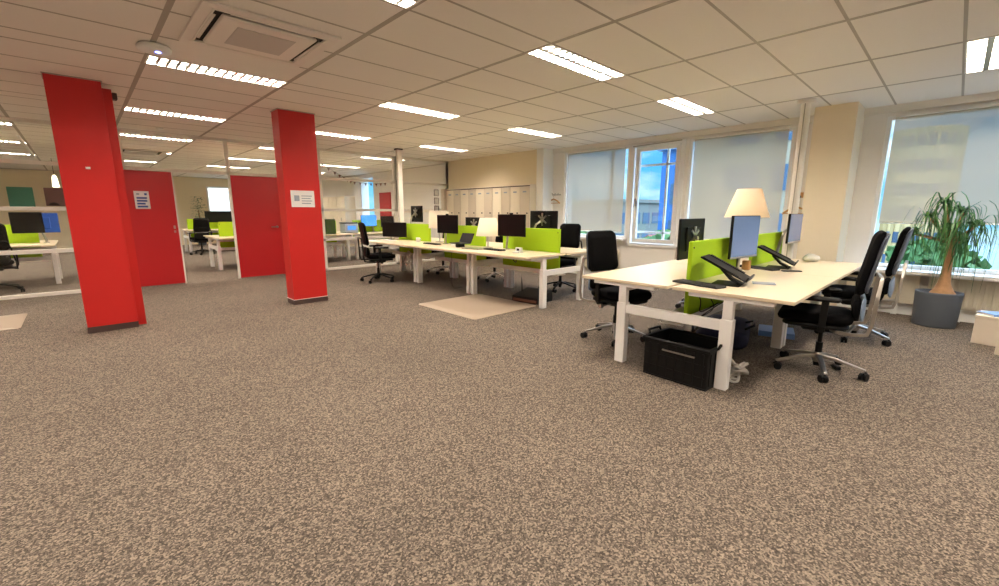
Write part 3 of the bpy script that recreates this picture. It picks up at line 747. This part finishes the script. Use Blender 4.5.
# ------------------------------------------------------------------ things under the desks
t = thing('storage_crate', 'black folding plastic crate on the carpet under the window desk', 'crate', (3.535, 1.42, 0), R(-4))
hw, hl, H_ = .20, .27, .31
b = MB()
b.box(-hw, hw, -hl, hl, .0, .012)
b.box(-hw, -hw+.012, -hl, hl, .012, H_, .003).box(hw-.012, hw, -hl, hl, .012, H_, .003).box(-hw+.012, hw-.012, -hl, -hl+.012, .012, H_, .003).box(-hw+.012, hw-.012, hl-.012, hl, .012, H_, .003)
b.build('crate_body', 'black', t)
b = MB(); 
for (x0, x1, ya, yb) in ((-hw-.015, -hw+.015, -hl-.015, hl+.015), (hw-.015, hw+.015, -hl-.015, hl+.015), (-hw, hw, -hl-.015, -hl+.015), (-hw, hw, hl-.015, hl+.015)): b.box(x0, x1, ya, yb, H_-.005, H_+.02, .004)
b.build('rim', 'black', t)
b = MB()
for i in range(7): b.box(-hw-.006, -hw, -hl+.03+i*.075, -hl+.045+i*.075, .03, H_-.02)
for z in (.09, .19): b.box(-hw-.005, -hw, -hl+.02, hl-.02, z, z+.01)
for i in range(5): b.box(-hw+.04+i*.078, -hw+.055+i*.078, -hl-.006, -hl, .03, H_-.02)
b.build('ribs', 'black', t)
MB().box(-hw-.018, -hw-.004, -.17, .10, .245, .255).build('silver_trim', 'silver', t)
for sx in (-1, 1):
    MB().bar([(-.09, sx*(hl+.02), H_+.01), (-.085, sx*(hl+.035), H_+.045), (.085, sx*(hl+.035), H_+.045), (.09, sx*(hl+.02), H_+.01)], .018, .015, (0, 0, 1)).build('handle', 'black', t)
tag(MB().box(-.13, .13, -.16, .16, .013, .24, .01).build('storage_case', 'dark', loc=(3.54, 1.40, 0), rz=R(-4)), 'dark case standing inside the black folding crate', 'case')
t = thing('computer_case', 'dark bag lying under the window desks beyond the table leg', 'bag', (5.0, 1.62, 0), R(15))
MB().pad(1.0, .5, .16, .12, lambda v: Vector((v.x, v.y, v.z*(1+.3*math.sin(v.x*9))+.085))).build('bag_body', 'navy', t)
MB().tube([(-.2, -.2, .16), (-.15, -.28, .2), (.1, -.28, .2), (.15, -.2, .16)], .012).build('handle', 'black', t)
book('binder', 'black binder with blue cover lying under the second window desk', 'binder', (5.55, 1.25, 0), .32, .34, .06, R(15), 'bluepaper')
t = thing('footrest', 'black sloping footrest with brown board under the long desk row', 'footrest', (4.95, 4.42, 0), R(6))
MB().add([(-.2, -.24, 0), (.2, -.24, 0), (.2, .24, 0), (-.2, .24, 0), (-.2, -.24, .09), (.2, -.24, .16), (.2, .24, .16), (-.2, .24, .09)], [[0, 1, 2, 3], [4, 5, 6, 7], [0, 1, 5, 4], [1, 2, 6, 5], [2, 3, 7, 6], [3, 0, 4, 7]]).build('frame', 'black', t)
MB().add([(-.205, -.22, .015), (-.205, .22, .015), (-.201, .22, .055), (-.201, -.22, .055)], [[0, 1, 2, 3]]).box(-.208, -.2005, -.2, .2, .015, .05).build('board', 'brown', t)
MB().tube([(0, .2, .12), (.02, .22, .25), (.05, .25, .34)], .006).build('lever', 'black', t)
def cable(label, pts, r, mt, name='cable'):
    # smooth the path
    P_ = [Vector(p) for p in pts]; q = []
    for i in range(len(P_)-1):
        a = P_[max(i-1, 0)]; b0 = P_[i]; c = P_[i+1]; d = P_[min(i+2, len(P_)-1)]
        for k in range(6):
            s = k/6; q.append(.5*((2*b0)+(c-a)*s+(2*a-5*b0+4*c-d)*s*s+(3*b0-a-3*c+d)*s**3))
    q.append(P_[-1]); return tag(MB().tube(q, r, 6).build(name, mt), label, 'cable')
cable('black cable looping down from the window desk into the tray', [(3.80, 1.50, .76), (3.74, 1.42, .62), (3.85, 1.45, .50), (4.1, 1.40, .55), (4.25, 1.52, .47)], .005, 'black')
cable('thin black cable hanging in front of the lime divider under the window desk', [(3.92, 1.49, .73), (3.86, 1.35, .56), (3.66, 1.38, .50), (3.95, 1.3, .60), (4.4, 1.2, .66)], .004, 'black')
cable('black cable hanging under the window end of the long row', [(4.78, 4.7, .735), (4.76, 4.66, .64), (4.80, 4.63, .60), (4.85, 4.7, .70)], .008, 'black')
cable('black cable dangling under the middle of the long row', [(4.75, 6.2, .735), (4.72, 6.15, .5), (4.70, 6.12, .05), (4.9, 6.1, .012)], .004, 'black')
random.seed(11)
def tangle(label, c, sx, sy, sz, mt, n=46, r=.007):
    pts = [(c[0]+random.uniform(-sx, sx), c[1]+random.uniform(-sy, sy), c[2]+random.uniform(0, sz)) for _ in range(n)]
    return cable(label, pts, r, mt, 'cable_bundle')
tangle('tangled off-white cable bundle on the carpet beside the black crate', (3.78, 1.10, .012), .13, .09, .13, 'cable_w', 40, .010)
tangle('white cables hanging under the desk beside the all black chair', (4.75, 7.55, .25), .08, .25, .35, 'cable_w', 40, .006)
tangle('loose white cables lying in the tray under the second window desk', (5.35, 1.56, .455), .35, .06, .05, 'cable_w', 40, .006)
t = thing('power_socket', 'small black power plug lying on the carpet by the silver chair base', 'plug', (4.66, .56, 0), R(30))
MB().box(-.035, .035, -.025, .025, 0, .035, .008).build('body', 'black', t); MB().tube([(.035, 0, .015), (.07, .01, .01), (.10, -.02, .008)], .006).build('cord', 'black', t)
tag(MB().pad(1.22, 1.32, .006, .06, lambda v: v+Vector((0, 0, .0035)), puff=0).build('chair_mat', 'mat', loc=(4.10, 4.76, 0)), 'pale square chair mat on the carpet before the long desk row', 'chair mat')
tag(MB().pad(1.5, 1.05, .006, .05, lambda v: v+Vector((0, 0, .0035)), puff=0).build('chair_mat', 'mat', loc=(-1.41, 8.0, 0)), 'pale chair mat beside the wide red column by the glass partition', 'chair mat')

# ------------------------------------------------------------------ potted palm and boxes by the window
t = thing('potted_palm', 'ponytail palm in a round anthracite pot before the big window', 'potted plant', (7.44, .03, 0))
MB().lathe([(.001, .0), (.196, .0), (.200, .02), (.212, .405), (.212, .42), (.198, .42), (.196, .36), (.001, .36)], n=40, cap=False).build('pot', 'pot', t)
MB().lathe([(.197, .365), (.13, .385), (.001, .40)], n=30, cap=False).build('soil', 'soil', t)
b = MB()
def trunkpt(z): return Vector((.02+.05*math.sin((z-.4)*2.2), -.03+.01*(z-.4), z))
prof = [(.12, .37), (.12, .40), (.085, .45), (.06, .52), (.048, .62), (.042, .8), (.036, 1.0), (.03, 1.12)]
pts = [trunkpt(z) for r_, z in prof]; n = 14; vs = []
for (r_, z), c in zip(prof, pts):
    for i in range(n): an = 2*PI*i/n; vs.append(c+Vector((math.cos(an)*r_*(1+.08*math.sin(3*an)), math.sin(an)*r_, 0)))
b.add(vs, [[j*n+i, j*n+(i+1) % n, (j+1)*n+(i+1) % n, (j+1)*n+i] for j in range(len(prof)-1) for i in range(n)]+[[(len(prof)-1)*n+i for i in range(n)]], True)
HS = Vector((0, .05, 0))
heads = [Vector((.03, -.12, 1.36)), Vector((.0, .15, 1.30)), Vector((.05, -.24, 1.20)), Vector((-.05, .04, 1.46)), Vector((.0, .25, 1.10)), Vector((-.05, -.05, 1.16)), Vector((.08, -.16, 1.02))]
heads = [h+HS for h in heads]
for h in heads: b.tube([trunkpt(1.0), (trunkpt(1.05)+h)/2+Vector((0, 0, -.02)), h], .02, 8, .014)
b.build('trunk', 'trunk', t)
random.seed(5); b = MB()
for hi, h in enumerate(heads):
    for k in range(36):
        a = random.uniform(0, 2*PI); L_ = random.uniform(.22, .66); rise = random.uniform(.02, .16)
        if random.random() < .07: L_ = .85; rise = .24
        d = Vector((math.cos(a), math.sin(a), 0)); s_ = Vector((-d.y, d.x, 0)); reach = random.uniform(.06, .20)+.14*(L_ > .8)
        nseg = 9; P = []
        for i in range(nseg+1):
            u = i/nseg
            xx = reach*math.sin(min(u*1.25, 1)*PI/2)+.015*math.sin(u*6+a); zz = rise*math.sin(min(u*2.6, PI*.9))*1.0 - max(0, u-.25)**1.25*L_*1.15
            P.append(h+d*xx+Vector((0, 0, zz))+s_*.02*math.sin(u*4+k))
        W = [.0085*(1-.85*(i/nseg)**2) for i in range(nseg+1)]
        vs = []
        for p, w_ in zip(P, W): vs += [p-s_*w_, p+s_*w_]
        b.add(vs, [[2*i, 2*i+1, 2*i+3, 2*i+2] for i in range(nseg)], True)
b.build('foliage', 'leaf', t)
t = thing('storage_box', 'cream cardboard box with papers at the foot of the window wall', 'box', (6.86, -.46, 0), R(-8))
MB().box(-.19, .19, -.16, .16, 0, .30, .004).build('box_body', 'card', t); MB().box(-.196, .196, -.166, .166, .275, .305, .004).build('lid', 'card', t)
t = thing('storage_box', 'taller cream cardboard box standing in front of the box with papers', 'box', (6.43, -.60, 0), R(-8))
MB().box(-.17, .17, -.15, .15, 0, .345, .004).build('box_body', 'card', t); MB().box(-.176, .176, -.156, .156, .32, .35, .004).build('lid', 'card', t)
book('magazine', 'blue covered magazine lying on the low cream box', 'magazine', (6.85, -.46, .305), .21, .29, .02, R(35), 'bluepaper')

# ------------------------------------------------------------------ room beyond the glass
gR = 'white bench desks beyond the glass partition'
dup(dB, (2.22, 11.45, 0), 0, 'white bench desk seen through the open doorway beyond the partition', gR)
dup(dB, (3.85, 11.45, 0), 0, 'white bench desk behind the narrow red column beyond the partition', gR)
dup(dB, (5.62, 11.45, 0), 0, 'white bench desk beyond the glass behind the all black chair', gR)
dup(dB, (-2.00, 11.30, 0), 0, 'white bench desk beyond the glass beside the wide red column', gR)
dup(dB, (-3.63, 11.30, 0), 0, 'white bench desk beyond the glass at the picture edge', gR)
dup(dB, (2.5, 17.0, 0), 0, 'far white bench desk in the open doorway under the wall window', gR)
dup(dB, (4.13, 17.0, 0), 0, 'far white bench desk behind the red door', gR)
gQ = 'lime felt dividers beyond the glass partition'
dup(dv, (2.40, 12.32, 0), 0, 'lime divider on the desk seen through the open doorway', gQ)
dup(dv, (4.1, 12.32, 0), 0, 'lime divider hidden behind the narrow red column beyond the glass', gQ)
dup(dv, (5.80, 12.32, 0), 0, 'lime divider on the desk beyond the glass behind the all black chair', gQ)
dup(dv, (-1.80, 12.17, 0), 0, 'lime divider beyond the glass beside the wide red column', gQ)
dup(dv, (-3.4, 12.17, 0), 0, 'lime divider beyond the glass at the picture edge', gQ)
dup(dv, (2.6, 17.87, 0), 0, 'lime divider on the far desk in the open doorway', gQ)
dup(dv, (4.3, 17.87, 0), 0, 'lime divider on the far desk behind the red door', gQ)
gP = 'black office chairs beyond the glass partition'
dup(cb_, (-1.15, 11.1, 0), R(10), 'black office chair beyond the glass beside the wide red column', gP)
dup(cb_, (2.75, 16.75, 0), R(5), 'far black office chair at the desk in the open doorway', gP)
dup(cb_, (3.0, 11.15, 0), R(15), 'black office chair at the doorway desk, one castor showing', gP)
gM = 'monitors beyond the glass partition'
monitor('blue backed monitor beyond the glass touching the wide red column', (-.60, 12.4, T), R(180), .60, .38, .37, group=gM).children[0]
for ob in list(bpy.data.objects):
    if ob.type == 'EMPTY' and ob.get('label', '').startswith('blue backed monitor'):
        for c in ob.children:
            if c.name.startswith('casing'): c.data.materials[0] = M['blue']
monitor('black monitor beyond the glass over the lime divider', (-.70, 11.85, T), 0, .42, .38, .385, group=gM)
monitor('lit blue monitor beyond the glass behind the all black chair', (6.24, 12.15, T), R(0), .50, .33, .33, group=gM)
o = [c for c in bpy.data.objects if c.name.startswith('display')][-1]; o.data.materials[0] = M['bluescreen']
monitor('dark monitor beyond the glass beside the lit blue monitor', (6.95, 12.15, T), R(0), .62, .33, .30, group=gM)
monitor('dark monitor on the far desk in the open doorway', (3.55, 17.7, T), 0, .9, .38, .42, group=gM)
t = thing('printer', 'small grey printer on the desk beyond the glass', 'printer', (5.72-.15, 12.05, T))
MB().box(-.2, .2, -.17, .17, 0, .26, .02).build('body', 'greyp', t); MB().box(-.12, .12, -.176, -.17, .09, .2).build('front_screen', 'bluescreen', t); MB().box(-.21, .21, -.12, .18, .26, .30, .01).build('lid', 'shell', t)
tag(MB().box(-.2, .2, -.015, .015, .0, .40, .01).build('desk_screen', 'darkgreen', loc=(4.78, 11.6, T)), 'dark green desktop screen beside the narrow red column beyond the glass', 'screen')
t = thing('picture', 'teal canvas picture on the far wall beyond the glass', 'picture', (-1.32, YF-.02, 1.83)); MB().box(-.30, .30, -.02, .02, -.33, .33, .004).build('canvas', 'teal', t)
t = thing('picture', 'plum coloured canvas picture on the far wall beside the red column', 'picture', (-.42, YF-.02, 1.85)); MB().box(-.34, .34, -.02, .02, -.31, .31, .004).build('canvas', 'plum', t); MB().lathe([(.14, 0), (.10, .07), (.01, .10)], (-.14, -.03, -.28), 16).build('painted_hill', 'plinth', t)
t = thing('pendant_lamp', 'small glowing pendant lamp hanging beyond the glass near the red column', 'pendant lamp', (-.34, 17, 0))
MB().cyl((0, 0, 2.3), (0, 0, CE), .006, n=6).build('cord', 'black', t); MB().lathe([(.02, 2.32), (.05, 2.26), (.07, 2.02), (.06, 2.0), (.001, 2.0)], n=18, cap=False).build('lamp_shade', emit('pendant_glow', (1, .9, .6, 1), 2.5), t)
t = thing('projector_track', 'thin white rail on the ceiling beyond the glass', 'ceiling rail', (-.62, 12.2, CE)); MB().box(-.02, .02, 0, 4.2, -.05, -.01, .004).build('rail', 'white', t)
# far wall window, shown bright through the doorway; its pane glows by itself in place of daylight
fwn = SB('window_11', 'white', (4.0, 4.06, YF-.05, YF-.001, .6, 2.4), (4.8, 4.86, YF-.05, YF-.001, .6, 2.4), (4.06, 4.8, YF-.05, YF-.001, .6, .66), (4.06, 4.8, YF-.05, YF-.001, 2.34, 2.4))
struct(MB().box(4.06, 4.8, YF-.03, YF-.02, .66, 2.34).build('pane', emit('glowing_window_pane', (.8, .95, 1, 1), 1.3), fwn))
t = thing('potted_plant', 'small bushy plant against the far wall in the open doorway', 'potted plant', (3.55, 21.4, 0))
MB().lathe([(.001, 0), (.14, 0), (.18, .35), (.165, .35), (.15, .30), (.001, .30)], n=20, cap=False).build('pot', 'pot', t)
MB().tube([(0, 0, .3), (.03, 0, .9), (0, .02, 1.4)], .02, 8).build('stem', 'trunk', t)
b = MB(); random.seed(9)
for k in range(140):
    z = random.uniform(1.05, 1.95); a = random.uniform(0, 2*PI); d = Vector((math.cos(a), math.sin(a), .2)); c = Vector((0, 0, z)); s_ = Vector((-d.y, d.x, 0))*.02; L_ = random.uniform(.12, .3)*(1.3-abs(z-1.4))
    b.add([c-s_, c+s_, c+d*L_+s_*.6+Vector((0, 0, -.02)), c+d*L_*1.2+Vector((0, 0, -.08)), c+d*L_-s_*.6+Vector((0, 0, -.02))], [[0, 1, 2, 3, 4]])
b.build('foliage', 'leaf', t)
# bunting
t = thing('bunting', 'string of small dark pennants hanging beyond the glass', 'bunting', (0, 0, 0))
bp = [(5.30, 13, 2.74), (5.7, 13, 2.50), (6.0, 13, 2.36), (6.2, 13, 2.27), (6.6, 13, 2.24), (7.0, 13, 2.24), (7.35, 13, 2.28), (7.945, 13, 2.45)]
MB().tube(bp, .004, 5).build('string', 'dark', t)
for i in range(16):
    u = .02+.97*i/15*(len(bp)-1); j = min(int(u), len(bp)-2); p = Vector(bp[j]).lerp(Vector(bp[j+1]), u-j)
    MB().add([p+Vector((-.04, -.002, 0)), p+Vector((.04, -.002, 0)), p+Vector((0, -.002, -.09)), p+Vector((-.04, .002, 0)), p+Vector((.04, .002, 0)), p+Vector((0, .002, -.09))], [[0, 1, 2], [5, 4, 3], [0, 1, 4, 3], [1, 2, 5, 4], [2, 0, 3, 5]]).build('pennant', 'flag', t)
# cream cupboards and red panel along the window wall of the far room
for i in range(3):
    t = thing('tall_cupboard', ['tall cream cupboard beyond the glass, beside the narrow window', 'tall cream cupboard beyond the glass, in the middle of three', 'tall cream cupboard beyond the glass, furthest from the narrow window'][i], 'cupboard', (7.50, 16.5+.75*i, 0), 0, 'tall cream cupboards beyond the glass')
    MB().box(.02, .44, 0, .74, 0, 1.95, .004).build('body', 'locker_l', t)
    for k in (0, 1): d = MB().box(0, .019, .005+.37*k, .362+.37*k, .05, 1.93, .003).build('door', 'locker_l', t); MB().box(-.01, 0, .34+.04*k, .355+.04*k, 1.0, 1.12).build('handle', 'silver', d)
tag(MB().box(7.90, 7.945, 13.75, 14.5, 1.0, 2.03, .004).build('notice_board', 'redd'), 'dark red board on the window wall beyond the glass', 'notice board')

# ------------------------------------------------------------------ outdoors
GZ = -11.0
struct(MB().box(9.5, 260, -160, 220, GZ-1, GZ).build('ground', 'ground'))
def build_tower(label, x, y, r, h, mt):
    t = thing('tower', label, 'building', (x, y, GZ))
    MB().lathe([(r, 0), (r, h), (r-.5, h), (r-.5, h-.8), (.01, h-.8)], n=40, cap=False).build('facade', mt, t)
    b = MB()
    for k in range(int(h/3.4)): z = 1.2+3.4*k; b.lathe([(r+.05, z), (r+.05, z+1.6)], n=40, cap=False)
    b.build('window_band', 'win_dark', t)
    b = MB()
    for i in range(20): an = 2*PI*i/20; c = Vector((math.cos(an), math.sin(an), 0)); b.box(c.x*(r+.1)-.18, c.x*(r+.1)+.18, c.y*(r+.1)-.18, c.y*(r+.1)+.18, 0, h)
    b.build('facade_rib', mt, t)
    return t
def block(label, x0, x1, y0_, y1_, h, mt, flr=3.2, step=3.0):
    t = thing('office_block', label, 'building', (x0, y0_, GZ)); W = x1-x0; D = y1_-y0_
    MB().box(0, W, 0, D, 0, h).build('facade', mt, t)
    b = MB()
    k = 0
    while 1+flr*k+1.7 < h:
        z = 1+flr*k; j = 0
        while .6+step*j+step*.7 < D: b.box(-.06, 0, .6+step*j, .6+step*j+step*.7, z, z+1.7); j += 1
        j = 0
        while .6+step*j+step*.7 < W: b.box(.6+step*j, .6+step*j+step*.7, -.06, 0, z, z+1.7); j += 1
        k += 1
    b.build('window', 'win_dark', t)
    MB().box(-.3, W+.3, -.3, D+.3, h, h+.5).build('roof_edge', mt, t)
    return t
build_tower('round beige tower outside the big window behind the palm', 90, 4.3, 3.6, 24.1, 'tower')
block('tall blue glazed office tower outside, right part of the casement view', 36, 46, 15.3, 17.8, 17.4, 'bglass', 3.0, 1.4)
block('grey office block outside behind the blind by the service pole', 34, 48, 6.3, 14.8, 20, 'office')
block('long low grey office building outside behind the blind near the coat rack', 60, 78, 34, 62, 13.8, 'lowoffice')
def house(label, x, y, wd, dp, h, rz=0):
    t = thing('house', label, 'house', (x, y, GZ), rz, 'houses outside')
    MB().box(-wd/2, wd/2, -dp/2, dp/2, 0, h).build('wall', 'house', t)
    MB().add([(-wd/2-.3, -dp/2-.3, h), (wd/2+.3, -dp/2-.3, h), (wd/2+.3, dp/2+.3, h), (-wd/2-.3, dp/2+.3, h), (-wd/2-.3, 0, h+dp*.42), (wd/2+.3, 0, h+dp*.42)], [[0, 1, 5, 4], [3, 2, 5, 4][::-1], [0, 4, 3], [1, 2, 5], [0, 1, 2, 3]]).build('roof', 'roof', t)
    b = MB()
    for k in range(2):
        for j in (-1, 1): b.box(-wd/2-.05, -wd/2, j*dp*.25-.6, j*dp*.25+.6, 1+3*k, 2.5+3*k)
    b.build('window', 'win_dark', t)
for i, (x, y, wd, dp, h) in enumerate(((33, -3.6, 6, 5, 6), (44, -8.5, 7, 6, 7), (52, 25.5, 5, 4, 8), (30, 19, 6, 5, 6.5), (40, -19, 9, 8, 7))):
    house(['red roofed house outside just past the potted palm', 'second red roofed house outside behind the palm leaves', 'red roofed house outside low in the casement view', 'distant red roofed house outside beside the low office building', 'red roofed house outside past the boxes'][i], x, y, wd, dp, h)
def tree(label, x, y, r, h, seed):
    random.seed(seed); t = thing('tree', label, 'tree', (x, y, GZ), 0, 'trees outside')
    MB().tube([(0, 0, 0), (.1, 0, h*.4), (0, .1, h*.7)], .25, 8, .12).build('trunk', 'trunk', t)
    b = MB()
    for k in range(420):
        u = random.uniform(-1, 1); a = random.uniform(0, 2*PI); q = math.sqrt(1-u*u)*random.uniform(.6, 1.05); rad = r
        c = Vector((math.cos(a)*q*rad, math.sin(a)*q*rad, h-r*.8+u*rad)); s1 = Vector((random.uniform(-1, 1), random.uniform(-1, 1), random.uniform(-1, 1))).normalized()*.42; s2 = s1.orthogonal().normalized()*.35
        b.add([c-s1, c+s2, c+s1, c-s2], [[0, 1, 2, 3]])
    b.build('crown', 'tree', t)
tl = ['green tree outside just left of the palm trunk', 'green tree outside behind the office chairs', 'green tree outside beyond the first house', 'green tree outside low in the casement view', 'green tree outside below the blue tower', 'green tree outside behind the boxes', 'green tree outside in front of the low office building', 'green tree outside right of the round tower']
for i, (x, y, r, h) in enumerate(((20, 1.6, 1.9, 9.6), (24, 4.6, 1.9, 9.2), (22, -1.6, 1.6, 8.8), (31, 14.5, 2.4, 10.5), (27, 10, 2.2, 9.5), (24, -6, 2, 9), (34, 24.5, 2.4, 10), (29, .6, 1.9, 10.6))): tree(tl[i], x, y, r, h, 20+i)
